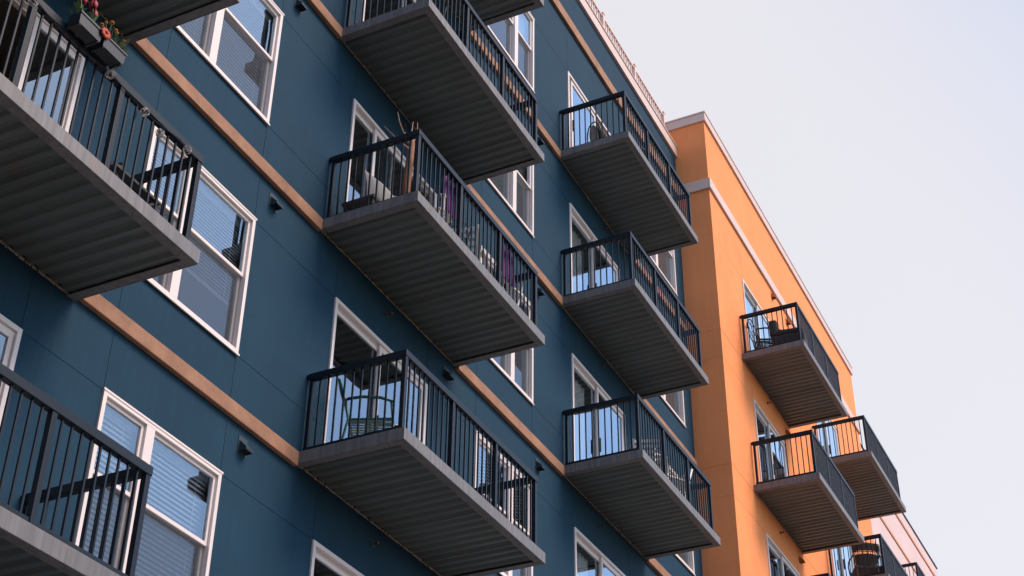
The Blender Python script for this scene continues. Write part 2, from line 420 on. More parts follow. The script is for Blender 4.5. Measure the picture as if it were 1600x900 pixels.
# bands between balconies, top band, coping, roof
spans = [(BX0, 4.6), (7.985, 11.465), (14.856, 18.242), (21.62, 24.5)]
for k in ks:
    for a, b_ in spans:
        q = MB(); z = ZK(k) - .035; n_ = max(1, round((b_ - a) / 2.4))
        for i in range(n_): q.box(a - BX0 + .003 + (b_ - a) * i / n_, b_ - BX0 - .003 - (b_ - a) * (n_ - 1 - i) / n_, -.062 - .002 * ((i * 7 + k) % 3), -.002, z, z + .165)
        q.build('string_course', M['band'], blue, bevel=.008)
q = MB(); q.box(0, BX1 - BX0 - .012, -.058, -.002, 19.95 + H, 20.19 + H); q.build('string_course', M['band'], blue, bevel=.008)
q = MB(); q.box(0, BX1 - BX0 - .004, -.055, .35, 21.10 + H, 21.36 + H); q.box(0, BX1 - BX0 - .004, -.075, .36, 21.362 + H, 21.40 + H); q.build('coping', M['coping'], blue, bevel=.006)
q = MB(); q.box(0, BX1 - BX0, .36, 14, 20.8 + H, 21.0 + H); q.box(0, BX1 - BX0, 13.9, 14, 0, 20.8 + H); q.box(0, .1, .36, 13.9, 0, 20.8 + H); q.build('roof', M['roof'], blue)
rr_ = empty('roof_railing', BL(0, .2, 21.4 + H)); rr_.parent = blue
px = 24.47; posts = []
while px > BX0 + 1: posts.append(px); px -= 1.735
for i, x in enumerate(posts):
    p = MB(); p.box(x - .04, x + .04, -.04, .04, 0, 1.0); p.box(x - .05, x + .05, -.05, .05, 1.002, 1.03); p.build('rail_post', M['roofrail'], rr_)
    if i + 1 < len(posts):
        b = MB(); x0 = posts[i + 1] + .04; x1 = x - .04
        b.box(x0, x1, -.025, .025, .92, .96); b.box(x0, x1, -.02, .02, .06, .10)
        n = 13
        for j in range(1, n): xx = x0 + (x1 - x0) * j / n; b.box(xx - .013, xx + .013, -.012, .012, .10, .92)
        b.build('railing_panel', M['roofrail'], rr_)
# windows
protos = {}
def place_window(bld, org, x0, m, k, blind, y=0):
    key = ('w', m, blind); loc = (x0 - org, y, ZK(k) + WH0)
    if key not in protos: protos[key] = make_window('window', 1.76, m, blind, bld, loc); o = protos[key]
    else: o = copy_tree(protos[key], bld, loc)
    return o
for k in ks:
    place_window(blue, BX0, 8.53, .67, k, {-1: 'full', 0: 'upper', 1: 'full'}.get(k, 'upper'))
    place_window(blue, BX0, 15.475, 1.065, k, {3: 'white_upper', 2: 'shade', 1: 'none', 0: 'full', -1: 'full'}[k])
    place_window(blue, BX0, 22.27, .67, k, {3: 'shade', 2: 'shade', 1: 'shade'}.get(k, 'shade'))
def place_door(bld, org, x0, m, k, cover, y=0):
    key = ('d', m, cover); loc = (x0 - org, y, ZK(k) + .17)
    if key not in protos: protos[key] = make_door('balcony_door', m, cover, bld, loc); return protos[key]
    return copy_tree(protos[key], bld, loc)
for k in ks:
    place_door(blue, BX0, 5.28, 1.55 if k == 0 else 1.05, k, 'none')
    place_door(blue, BX0, 11.93, {1: .57}.get(k, 1.05), k, 'none')
    place_door(blue, BX0, 18.69, {3: .19}.get(k, 1.05), k, {1: 'left', 2: 'left', 0: 'left'}.get(k, 'none'))
# balconies
LB = 3.388; DB = 1.32
bp0 = make_balcony('balcony', LB, DB, False, blue, BL(4.60, 0, ZK(-1) - .07))
for x0, lv in ((4.60, (0, 1)), (11.467, (0, 1, 2, 3)), (18.24, (0, 1, 2, 3))):
    for k in lv: copy_tree(bp0, blue, BL(x0, 0, ZK(k) - (.07 if x0 < 5 else 0)))
vp = None
for k in ks:
    for x in (10.57, 14.62, 17.42):
        if vp is None: vp = make_vent(blue, BL(x, 0, ZK(k) - .24), M['vent'])
        else: copy_tree(vp, blue, BL(x, 0, ZK(k) - .24))
sp = None
for x, k in ((13.08, 1), (13.11, 0), (19.7, 1), (19.9, 2), (20.2, 3), (13.1, 2), (13.1, 3)):
    if sp is None: sp = make_sprinkler(blue, BL(x, 0, ZK(k) - .22), M['brass'])
    else: copy_tree(sp, blue, BL(x, 0, ZK(k) - .22))

# ================================================================== ORANGE BUILDING
OX0, OX1, OY = 24.55, 36.6, -.72
orange = empty('orange_building', (OX0, OY, 0)); tag(orange, 'bright orange stucco apartment building standing proud of the blue one', 'building')
od = [26.42, 31.72]; opens = []; vj = []; hj = []
for k in ks:
    z = ZK(k)
    for d in od:
        opens.append((d - OX0, d - OX0 + DW, z + .17, z + WH1))
        for e in (d + jw / 2, d + DW - jw / 2): vj.append((e - OX0, z + WH1, z + FL + .17, jw))
    hj.append((z + WH1 - jw / 2, .01, OX1 - OX0 - .01, jw)); hj.append((z - .012, .0, OX1 - OX0, .024))
relief('front_wall', M['orange'], orange, 0, OX1 - OX0, 0, 21.90 + H, opens, vj, hj, lambda a, d, z: (a, d, z))
relief('side_wall', M['orange'], orange, 0, 9.0, 0, 21.90 + H, [], [], [(ZK(k) + WH1 - jw / 2, .0, 8.9, jw) for k in ks] + [(ZK(k) - .012, .0, 8.9, .024) for k in ks], lambda a, d, z: (d, a, z), flip=True)
q = MB(); q.box(OX1 - OX0 - .1, OX1 - OX0, .15, 9, 0, 21.8 + H); q.box(.15, OX1 - OX0 - .1, 8.9, 9, 0, 21.8 + H); q.box(.15, OX1 - OX0 - .1, .3, 8.9, 21.4 + H, 21.6 + H); q.build('rear_walls_and_roof', M['orange'], orange)
it = MB(); it.box(.16, OX1 - OX0 - .11, 3.2, 3.3, 2.8, 21 + H)
for x in (1.2, 4.6, 6.6, 9.8): it.box(x, x + .1, .145, 3.2, 2.8, 21 + H)
it.build('room_walls', M['plaster'], orange)
fl_ = MB(); cl_ = MB()
for k in range(-1, 5): fl_.box(.16, OX1 - OX0 - .11, .145, 3.2, ZK(k) - .05, ZK(k) + .15); cl_.box(.16, OX1 - OX0 - .11, .146, 3.199, ZK(k) - .12, ZK(k) - .052)
fl_.build('room_floors', M['carpet'], orange); cl_.build('room_ceilings', M['ceiling'], orange)
def wrap(z0, z1, pr, name, mat, back):
    q = MB(); W_ = OX1 - OX0
    q.add([(-pr, -pr, z0), (W_ + pr, -pr, z0), (W_ + pr, .1, z0), (-.0 + .002, .1, z0)], [])
    q = MB(); q.box(-pr, W_ + pr, -pr, -.002 if pr < .1 and back < 0 else .3, z0, z1)
    return q
q = MB(); W_ = OX1 - OX0
q.box(-.05, W_ + .03, -.05, -.002, 20.0 + H, 20.27 + H); q.box(-.05, -.002, -.002, .715, 20.0 + H, 20.27 + H); q.build('string_course', M['coping'], orange, bevel=.008)
q = MB(); q.box(-.045, W_ + .045, -.045, .32, 21.902 + H, 22.12 + H); q.box(-.06, W_ + .06, -.06, .33, 22.122 + H, 22.16 + H)
q.box(-.045, .32, .32, 9, 21.902 + H, 22.12 + H); q.box(-.06, .33, .33, 9, 22.122 + H, 22.16 + H); q.build('coping', M['coping'], orange, bevel=.006)
for k in ks:
    place_door(orange, OX0, od[0], 1.05, k, {3: 'left', 2: 'right', 1: 'none'}.get(k, 'none'))
    place_door(orange, OX0, od[1], 1.05, k, 'right')
bo = make_balcony('balcony', 3.28, 1.337, True, orange, (25.88 - OX0, 0, ZK(3)))
for x0, k in ((25.88, 2), (25.88, 1), (31.18, 3), (31.18, 2), (31.18, 1)): copy_tree(bo, orange, (x0 - OX0, 0, ZK(k)))
vo = None
for x, k in ((28.84, 3), (28.84, 2), (28.84, 1), (34.2, 3), (34.2, 2)):
    if vo is None: vo = make_vent(orange, (x - OX0, 0, ZK(k) - .25), M['ventorange'])
    else: copy_tree(vo, orange, (x - OX0, 0, ZK(k) - .25))
for x, z in ((28.84, 19.83), (29.95, 19.76)): copy_tree(vo, orange, (x - OX0, 0, z + H))
so = make_sprinkler(orange, (27.5 - OX0, 0, ZK(3) - .2), M['black'])
copy_tree(so, orange, (27.5 - OX0, 0, ZK(2) - .2))

# ================================================================== PINK BUILDING
PX0, PX1, PY = 36.6, 50.9, .15
pink = empty('pink_building', (PX0 + .01, PY, 0)); tag(pink, 'pale pink stucco building with two thin terracotta stripes, farthest along the row', 'building')
PW = PX1 - PX0 - .01
opens = [(40.78 - PX0 + i, 40.78 - PX0 + i + DW, ZK(k) + .17, ZK(k) + WH1) for k in ks for i in (0, 6.5)]
relief('front_wall', M['pink'], pink, 0, PW, 0, 21.90 + H, opens, [], [], lambda a, d, z: (a, d, z))
q = MB(); q.box(PW - .1, PW, .01, 9, 0, 21.88 + H); q.box(0.01, PW - .1, 8.9, 9, 0, 21.88 + H); q.box(.01, PW - .1, .3, 8.9, 21.4 + H, 21.6 + H); q.box(.01, PW - .1, 3.2, 3.3, 0, 21.3 + H); q.build('rear_walls_and_roof', M['pink'], pink)
for z in (20.10, 21.32): q = MB(); q.box(0.005, PW, -.03, -.002, z + H, z + .09 + H); q.build('string_course', M['terracotta'], pink)
q = MB(); q.box(0.005, PW + .03, -.035, .3, 21.905 + H, 21.95 + H); q.build('coping', M['rail'], pink)
for x in (4.9, 9.2, PW - .05): q = MB(); q.box(x - .04, x + .04, .02, .10, 21.955 + H, 22.12 + H); q.build('roof_anchor', M['rail'], pink)
for k in ks:
    for i in (0, 6.5): place_door(pink, PX0 + .01, 40.78 + i, 1.05, k, 'none')
for k in (2, 3): copy_tree(bo, pink, (40.0 - PX0, 0, ZK(k)))

# ================================================================== THINGS ON THE BALCONIES
def DK(k): return ZK(k) + .135      # deck level
def arc(c, r, a0, a1, n, f): return [f(c, r, math.radians(a0 + (a1 - a0) * i / n)) for i in range(n + 1)]
# --- green metal chair (blue, storey 0)
def metal_chair(name, loc, rz, mat, label, cat='chair', seat_mat=None, s=1.0, group=None):
    """faces +x; back at -x"""
    t = empty(name, loc, rz); t.scale = (s, s, s); tag(t, label, cat, group)
    for sy in (-1, 1):
        l = MB(); l.tube([(.28, sy * .27, .0), (.27, sy * .27, .2), (.25, sy * .27, .42), (.22, sy * .27, .64)], .014); l.build('leg', mat, t, smooth=True)
        l = MB(); l.tube([(-.34, sy * .25, 0), (-.27, sy * .25, .2), (-.23, sy * .25, .42), (-.27, sy * .24, .66), (-.36, sy * .23, .92)], .014); l.build('leg', mat, t, smooth=True)
        a = MB(); a.tube([(-.26, sy * .26, .66), (-.1, sy * .28, .68), (.1, sy * .285, .67), (.26, sy * .27, .63)], .018); a.build('arm', mat, t, smooth=True)
    b = MB(); b.tube([(-.36, -.23, .92), (-.385, -.12, .99), (-.39, 0, 1.01), (-.385, .12, .99), (-.36, .23, .92)], .014)
    b.tube([(-.24, -.24, .50), (-.24, .24, .50)], .012)
    for sy in (-1, 1):
        b.tube([(-.24, sy * .05, .50), (-.27, sy * .17, .62), (-.31, sy * .02, .76), (-.35, sy * .16, .87), (-.38, sy * .03, .99)], .010)
        b.tube([(-.24, sy * .20, .50), (-.27, sy * .05, .64), (-.31, sy * .15, .78), (-.36, sy * .05, .93)], .009)
    b.build('backrest', mat, t, smooth=True)
    st = MB(); st.tube([(-.23, -.25, .42), (.25, -.27, .42), (.25, .27, .42), (-.23, .25, .42)], .014, closed=True)
    for i in range(9): y = -.22 + i * .055; st.box(-.22, .245, y - .016, y + .016, .418, .425)
    st.build('seat', seat_mat or mat, t)
    return t
metal_chair('patio_chair', (12.04, -.56, DK(0)), math.radians(-64), M['green'], 'green metal patio chair with curled back behind the railing below the driftwood balcony')
# --- storey 2 of mid stack: folding chair and pink cushion
def folding_chair(loc, rz, label):
    t = empty('folding_chair', loc, rz); tag(t, label, 'chair')
    for sy in (-1, 1):
        f = MB(); f.tube([(-.22, sy * .2, 0), (.0, sy * .2, .25), (.2, sy * .2, .46)], .012); f.tube([(.25, sy * .21, 0), (0, sy * .21, .26), (-.2, sy * .21, .5), (-.32, sy * .21, .86)], .012); f.build('leg', M['black'], t, smooth=True)
    s = MB(); s.box(-.2, .22, -.2, .2, .45, .475); s.build('seat', M['black'], t, bevel=.006)
    s = MB(); s.beam((-.27, 0, .66), (-.315, 0, .84), .42, .02, (0, 1, 0)); s.build('backrest', M['black'], t)
    return t
folding_chair((12.25, -.75, DK(2)), math.radians(60), 'dark folding chair with crossed legs on the balcony next above the driftwood one')
c_ = MB(); c_.ell((0, 0, .13), .20, .15, .13); c_.ell((.16, .02, .16), .09, .12, .10)
tag(c_.build('cushion', M['pinkskin'], None, (12.75, -.95, DK(2) + .001), smooth=True), 'pale pink cushion lying near the balcony edge beside the folding chair', 'cushion')
# --- storey 1 of mid stack: driftwood trunk, pillow, purple cloths, white chairs, wire basket
t = empty('driftwood_trunk', (11.84, -.95, DK(1))); tag(t, 'tall brown driftwood trunk with bare twigs standing in the balcony corner', 'driftwood')
q = MB(); q.tube([(-.03, 0, 0), (-.02, .01, .4), (.0, 0, .8), (.03, 0, 1.12), (.035, 0, 1.22)], [.055, .05, .046, .038, .02], 10); q.build('trunk', M['bark'], t, smooth=True)
for pts in ([(.02, 0, 1.08), (-.03, -.02, 1.24), (-.02, -.03, 1.42)], [(.03, 0, 1.12), (.09, -.01, 1.25), (.12, -.01, 1.40), (.10, -.02, 1.5)], [(.02, 0, 1.05), (-.10, .03, 1.17), (-.2, .05, 1.3), (-.26, .05, 1.42)], [(.0, 0, 1.0), (-.14, .12, 1.12), (-.3, .2, 1.22)]):
    q = MB(); q.tube(pts, [.016] + [.010] * (len(pts) - 2) + [.004], 6); q.tube([pts[1], (Vector(pts[1]) + Vector((.05, .02, .09)))], .004, 5); q.build('twig', M['twig'], t, smooth=True)
def cushion(n, w, h, d, mat):
    b = MB(); nu, nv = 14, 10; vs = []; fs = []
    for side in (1, -1):
        for j in range(nv + 1):
            for i in range(nu + 1):
                u = i / nu * 2 - 1; v = j / nv * 2 - 1
                th = ((1 - u * u) * (1 - v * v)) ** .4 * d * (1 + .12 * math.sin(5 * u + 3 * v))
                pinch = 1 - .10 * (1 - abs(u)) * abs(v)
                vs.append((u * w / 2 * (1 - .08 * (1 - abs(v))), side * th / 2, h / 2 + v * h / 2 * pinch))
    m = (nu + 1) * (nv + 1)
    for s_ in (0, 1):
        for j in range(nv):
            for i in range(nu):
                a = s_ * m + j * (nu + 1) + i; f_ = (a, a + 1, a + nu + 2, a + nu + 1); fs.append(f_ if s_ == 0 else f_[::-1])
    b.add(vs, fs); return b
bn = empty('bench', (12.02, -.42, DK(1))); tag(bn, 'low dark bench under the grey cushion by the open glass door', 'bench')
q = MB(); q.box(-.42, .42, -.22, .22, .24, .28); q.build('seat', M['wicker'], bn)
for sx in (-1, 1):
    for sy in (-1, 1): q = MB(); q.box(sx * .38 - .02, sx * .38 + .02, sy * .18 - .02, sy * .18 + .02, 0, .24); q.build('leg', M['wicker'], bn)
o = cushion('c', .74, .44, .16, None).build('cushion', M['pillow'], None, (12.0, -.55, DK(1) + .29), smooth=True); o.rotation_euler = (math.radians(-8), 0, math.radians(-4))
tag(o, 'plump light grey cushion leaning on the bench beside the driftwood', 'cushion')
def drape(loc, w, h, label):
    t = empty('hanging_cloth', loc); tag(t, label, 'cloth', 'purple cloths over the rail')
    b = MB(); n = 14; P = []
    for i in range(n + 1): x = -w / 2 + w * i / n; P.append((x, .018 * math.sin(i * 1.7)))
    for (xa, ya), (xb, yb) in zip(P, P[1:]):
        b.quad((xa * .55, ya + .02, 0), (xb * .55, yb + .02, 0), (xb, yb * 1.5, -h), (xa, ya * 1.5, -h)); b.quad((xa * .55, ya + .045, 0), (xb * .55, yb + .045, 0), (xb * .9, yb + .05, -h * .8), (xa * .9, ya + .05, -h * .8))
    b.build('cloth', M['purple'], t, smooth=True)
    c = MB(); c.box(-.02, .02, -.075, .045, -.002, .012); c.box(-.02, .02, -.085, -.075, -.06, .03); c.build('clip', M['purple'], t)
rz_ = ZK(1) + 1.13
drape((12.52, -1.13, rz_ + .003), .34, .52, 'purple cloth clipped over the rail nearest the driftwood trunk')
drape((14.15, -1.13, rz_ + .003), .34, .52, 'purple cloth clipped over the rail at the far end of the driftwood balcony')
def slat_chair(loc, rz, label, sc=1):
    t = empty('lounge_chair', loc, rz); tag(t, label, 'chair', 'white slatted chairs'); t.scale = (sc,) * 3
    for sx in (-1, 1):
        for sy in (-1, 1): q = MB(); q.box(sx * .24 - .02, sx * .24 + .02, sy * .24 - .02, sy * .24 + .02, 0, .36 if sx > 0 else .40); q.build('leg', M['whiteplastic'], t)
    s = MB()
    for i in range(6): x = -.24 + i * .09; s.box(x, x + .065, -.27, .27, .37, .39)
    s.build('seat', M['whiteplastic'], t)
    s = MB()
    for sy in (-1, 1): s.beam((-.24, sy * .25, .38), (-.42, sy * .25, .92), .035, .035)
    for i in range(6): u = i / 6 + .08; s.beam((-.24 - .18 * u, -.24, .38 + .54 * u), (-.24 - .18 * u, .24, .38 + .54 * u), .02, .055)
    s.build('backrest', M['whiteplastic'], t)
    for sy in (-1, 1): q = MB(); q.box(-.3, .26, sy * .29 - .03, sy * .29 + .03, .58, .605); q.box(.2, .24, sy * .29 - .02, sy * .29 + .02, .37, .58); q.build('arm', M['whiteplastic'], t)
    return t
slat_chair((12.45, -.80, DK(1)), math.radians(200), 'white slatted chair with its back to the driftwood trunk')
slat_chair((13.75, -.70, DK(1)), math.radians(15), 'white slatted chair behind the middle bay of the railing on the driftwood balcony')
slat_chair((14.38, -.78, DK(1)), math.radians(175), 'white slatted chair at the far end of the driftwood balcony', .95)
t = empty('wire_basket', (13.15, -.85, DK(1))); tag(t, 'round open wire plant stand between the white slatted chairs', 'plant stand')
b = MB()
for zz, r in ((.55, .17), (.63, .2), (.71, .22), (.5, .10)): b.tube([(r * math.cos(a * math.pi / 9), r * math.sin(a * math.pi / 9), zz) for a in range(18)], .006, 5, True)
for a in range(10): q_ = a * math.pi / 5; b.tube([(.10 * math.cos(q_), .10 * math.sin(q_), .5), (.17 * math.cos(q_), .17 * math.sin(q_), .55), (.22 * math.cos(q_), .22 * math.sin(q_), .71)], .005, 5)
b.build('bowl', M['black'], t)
for a in range(3): q_ = a * 2.094; b = MB(); b.tube([(.10 * math.cos(q_), .10 * math.sin(q_), .5), (.05 * math.cos(q_), .05 * math.sin(q_), .25), (.16 * math.cos(q_), .16 * math.sin(q_), 0)], .008, 6); b.build('leg', M['black'], t)
# --- R stack
def hoop_chair(loc, rz, label):
    t = empty('hoop_chair', loc, rz); tag(t, label, 'chair')
    b = MB(); b.tube([(-.30 + .16 * math.cos(a * math.pi / 12) * -.35, .24 * math.sin(a * math.pi / 12), .58 + .26 * math.cos(a * math.pi / 12)) for a in range(24)], .013, 8, True); b.build('back_hoop', M['black'], t, smooth=True)
    b = MB(); n = 12
    vs = [(-.30, 0, .58)] + [(-.30 + .05 * -math.cos(a * math.pi / 12), .15 * math.sin(a * math.pi / 12), .58 + .22 * math.cos(a * math.pi / 12)) for a in range(24)]
    b.add(vs, [(0, 1 + i, 1 + (i + 1) % 24) for i in range(24)]); b.build('backrest', M['pillow'], t)
    b = MB(); b.tube([(.28 * math.cos(a * math.pi / 12), .28 * math.sin(a * math.pi / 12), .42) for a in range(24)], .014, 8, True); b.ell((0, 0, .43), .27, .27, .04); b.build('seat', M['black'], t, smooth=True)
    for a in (45, 135, 225, 315): c, s_ = math.cos(math.radians(a)), math.sin(math.radians(a)); b = MB(); b.tube([(.26 * c, .26 * s_, .42), (.30 * c, .30 * s_, 0)], .012); b.build('leg', M['black'], t, smooth=True)
hoop_chair((19.0, -.66, DK(3)), math.radians(-40), 'round-backed black chair behind the topmost railing of the far blue stack')
t = empty('round_table', (19.75, -.82, DK(3))); tag(t, 'round black bistro table beside the round-backed chair', 'table')
b = MB(); b.tube([(0, 0, .70), (0, 0, .72)], .30, 28); b.build('tabletop', M['black'], t)
b = MB(); b.tube([(0, 0, .02), (0, 0, .70)], .02); b.build('pedestal', M['black'], t)
b = MB(); b.tube([(0, 0, 0), (0, 0, .02)], .20, 24); b.build('base', M['black'], t)
for i, (x, lab) in enumerate(((19.75, 'white plastic chair nearest the near corner of the lowest far blue balcony'), (20.45, 'white plastic chair farther along the lowest far blue balcony'))):
    slat_chair((x, -.85, DK(1)), math.radians(20 + 130 * i), lab, .9)
# --- orange
t = metal_chair('patio_chair', (26.45, -1.15, DK(3)), math.radians(-64), M['black'], 'black metal armchair on the topmost orange balcony')
t = empty('outdoor_sofa', (26.55, -1.62, DK(3)), math.radians(8)); tag(t, 'low charcoal outdoor sofa filling the topmost orange balcony', 'sofa')
b = MB(); b.box(-.45, .75, -.35, .35, .05, .38); b.build('base', M['sofa'], t, bevel=.04)
for x in (-.16, .46): b = MB(); b.box(x - .28, x + .28, -.33, .3, .38, .52); b.build('seat_cushion', M['sofa'], t, bevel=.05)
b = MB(); b.box(-.45, .75, .2, .38, .38, .78); b.build('backrest', M['sofa'], t, bevel=.05)
def wicker_chair(loc, rz, label):
    t = empty('wicker_chair', loc, rz); tag(t, label, 'chair')
    b = MB()
    for i in range(15):
        a = -1.1 + 2.2 * i / 14
        b.tube([(-.26 + .10 * (1 - math.cos(a)), .27 * math.sin(a), .42), (-.36 + .10 * (1 - math.cos(a)), .36 * math.sin(a), .95 - .1 * a * a * .5)], .008, 5)
    for zz in [.46 + .05 * i for i in range(5)] + [.74 + .03 * i for i in range(7)]:
        u = (zz - .42) / .53
        b.tube([(-.26 - .10 * u + .10 * (1 - math.cos(a)), (.27 + .09 * u) * math.sin(a), zz) for a in [-1.1 + 2.2 * i / 12 for i in range(13)]], .010, 5)
    for u0, u1 in ((.02, .52), (.66, .98)):
        A_ = [-1.05 + 2.1 * i / 12 for i in range(13)]
        fp = lambda a, u: (-.258 - .10 * u + .10 * (1 - math.cos(a)), (.265 + .09 * u) * math.sin(a), .42 + .53 * u - .05 * a * a * u)
        for a, c in zip(A_, A_[1:]): b.quad(fp(a, u0), fp(c, u0), fp(c, u1), fp(a, u1))
    b.build('backrest', M['wicker'], t)
    b = MB(); b.box(-.26, .28, -.27, .27, .36, .44); b.build('seat', M['wicker'], t, bevel=.02)
    for sx in (-1, 1):
        for sy in (-1, 1): b = MB(); b.tube([(sx * .24, sy * .24, 0), (sx * .24, sy * .24, .36)], .016); b.build('leg', M['wicker'], t)
    for sy in (-1, 1): b = MB(); b.tube([(-.3, sy * .3, .66), (.1, sy * .32, .66), (.26, sy * .30, .60), (.26, sy * .28, .4)], .016); b.build('arm', M['wicker'], t, smooth=True)
wicker_chair((31.78, -1.42, DK(2)), math.radians(27), 'brown wicker armchair seen from behind on the lower far orange balcony')
t = empty('barbecue', (32.35, -1.72, DK(2))); tag(t, 'small black boxy barbecue next to the wicker armchair', 'barbecue')
b = MB(); b.box(-.28, .28, -.2, .2, .30, .60); b.build('body', M['black'], t, bevel=.02)
for sx in (-1, 1):
    for sy in (-1, 1): b = MB(); b.box(sx * .24 - .015, sx * .24 + .015, sy * .16 - .015, sy * .16 + .015, 0, .30); b.build('leg', M['black'], t)
for x in (-.18, -.02, .06, .14): b = MB(); b.box(x, x + (.05 if x < -.1 else .025), -.206, -.2005, .42, .50); b.build('control_knob', M['whiteplastic'], t)

# --- near left balcony (storey 0): planters, flowers, string lights, table and pots
RT = ZK(0) - .07 + 1.13
def planter(x, label, n):
    t = empty('rail_planter', (x, -1.345, RT - .06)); tag(t, label, 'planter', 'planters hung on the rail')
    t.scale = (.92, .85, .85); L_ = .29; b = MB()
    b.add([(-L_/2 + .01, -.065, 0), (L_/2 - .01, -.065, 0), (L_/2 - .01, .07, 0), (-L_/2 + .01, .07, 0), (-L_/2, -.075, .13), (L_/2, -.075, .13), (L_/2, .075, .13), (-L_/2, .075, .13), (-L_/2 + .01, -.066, .13), (L_/2 - .01, -.066, .13), (L_/2 - .01, .066, .13), (-L_/2 + .01, .066, .13)],
          [(0, 3, 2, 1), (0, 1, 5, 4), (1, 2, 6, 5), (2, 3, 7, 6), (3, 0, 4, 7), (4, 5, 9, 8), (5, 6, 10, 9), (6, 7, 11, 10), (7, 4, 8, 11)])
    b.box(-L_/2 - .006, L_/2 + .006, -.083, -.0765, .115, .136)
    b.build('box', M['planter'], t)
    b = MB(); b.box(-L_/2 + .012, L_/2 - .012, -.063, .063, .10, .115); b.build('soil', M['soil'], t)
    for xx in (-.12, .12):
        b = MB(); b.box(xx - .01, xx + .01, .077, .16, .062, .068); b.box(xx - .01, xx + .01, -.06, .0769, -.010, -.002); b.box(xx - .01, xx + .01, .0771, .084, -.010, .0619)
        b.build('bracket', M['black'], t)
    return t
pa = planter(6.20, 'dark rail planter holding red tulips, nearer of the two', 0)
pb = planter(6.49, 'dark rail planter holding orange marigolds, farther of the two', 1)
# rounded shelf board under the planters
def blade(b, p, d, l, w, bend=.3):
    p = Vector(p); d = Vector(d).normalized(); s = d.cross(Vector((0, 0, 1)));
    if s.length < .1: s = Vector((1, 0, 0))
    s.normalize(); n = 4; vs = []
    for i in range(n + 1):
        u = i / n; c = p + d * l * u + Vector((0, 0, -bend * l * u * u)); ww = w * math.sin(math.pi * min(.95, u * .8 + .15))
        vs += [c - s * ww / 2, c + s * ww / 2]
    b.add(vs, [(2 * i, 2 * i + 1, 2 * i + 3, 2 * i + 2) for i in range(n)])
rt = random.Random(11)
zb_ = RT - .06 + .095
for i, (dx, dy, hh) in enumerate(((-.10, -.03, .19), (-.03, .02, .21), (.04, -.03, .20), (.09, .0, .15))):
    t = empty('tulip', (6.17 + dx, -1.345 + dy, zb_)); tag(t, ['leftmost red tulip in the nearer rail planter', 'tallest red tulip near the left end of the nearer rail planter', 'red tulip third from the left in the nearer rail planter', 'lowest red tulip at the right end of the nearer rail planter'][i], 'tulip', 'red tulips in the rail planter')
    q = MB(); q.tube([(0, 0, 0), (.01, 0, hh * .5), (.0, .01, hh)], .004, 5); q.build('stem', M['leaf'], t)
    q = MB()
    for a in range(6):
        th = a * math.pi / 3; r0 = .020 if a % 2 else .024; c = Vector((r0 * math.cos(th), r0 * math.sin(th) + .01, hh + .028))
        q.ell((c.x * .8, c.y, c.z), .016, .016, .036, 8, 6)
    q.build('petals', M['tulip'], t, smooth=True)
    q = MB()
    for a in range(4): th = rt.random() * 6.28; blade(q, (0, 0, 0), (math.cos(th) * .45, math.sin(th) * .45, 1), hh * .75, .035, .25)
    q.build('leaves', M['leaf'], t)
for i in range(12):
    dx = -.13 + .26 * (i + rt.random() * .8) / 12; dy = (rt.random() - .5) * .10; hh = .10 + .13 * rt.random() + (.05 if i in (2, 9) else 0)
    t = empty('marigold', (6.49 + dx, -1.345 + dy, zb_)); tag(t, 'thin-stemmed orange marigold in the farther rail planter', 'marigold', 'orange marigolds in the rail planter')
    lx, ly = (rt.random() - .5) * .06, (rt.random() - .5) * .05
    q = MB(); q.tube([(0, 0, 0), (lx * .4, ly * .4, hh * .6), (lx, ly, hh)], .0025, 5)
    for a in range(6): th = rt.random() * 6.28; blade(q, (lx * a / 7, ly * a / 7, hh * a / 8), (math.cos(th), math.sin(th), .9), .07, .010, .4)
    q.build('stem', M['stemgreen'], t)
    q = MB(); rr2 = .008 + .009 * rt.random()
    for a in range(10): th = a * .628; q.ell((lx + rr2 * .9 * math.cos(th), ly + rr2 * .9 * math.sin(th), hh + .004 * (a % 2)), rr2 * .62, rr2 * .62, .006, 6, 4)
    q.ell((lx, ly, hh + .006), rr2 * .6, rr2 * .6, .009, 8, 6)
    q.build('petals', M['marigold'], t, smooth=True)
fo = MB()
for a in range(90):
    th = rt.random() * 6.28; blade(fo, (6.20 + (rt.random() - .5) * .25, -1.345 + (rt.random() - .5) * .11, zb_), (math.cos(th) * .6, math.sin(th) * .6, 1), .05 + .09 * rt.random(), .012, .3)
for a in range(200):
    th = rt.random() * 6.28; blade(fo, (6.49 + (rt.random() - .5) * .28, -1.345 + (rt.random() - .5) * .13, zb_), (math.cos(th) * .6, math.sin(th) * .6, 1), .06 + .15 * rt.random(), .008, .25)
o = fo.build('planter_greenery', M['stemgreen']); o['kind'] = 'stuff'; o['label'] = 'fine grey-green foliage growing in the rail planters'; o['category'] = 'foliage'
t = empty('hanging_bloom', (6.345, -1.42, RT + .045)); tag(t, 'single red-orange bloom hanging between the two rail planters', 'flower')
q = MB()
for a in range(8): th = a * .785; q.ell((.034 * math.cos(th), -.004, .028 * math.sin(th)), .024, .012, .02, 8, 6)
q.build('petals', M['redorange'], t, smooth=True)
q = MB(); q.tube([(0, .02, .0), (0, .03, .08)], .003, 5); q.build('stem', M['stemgreen'], t)
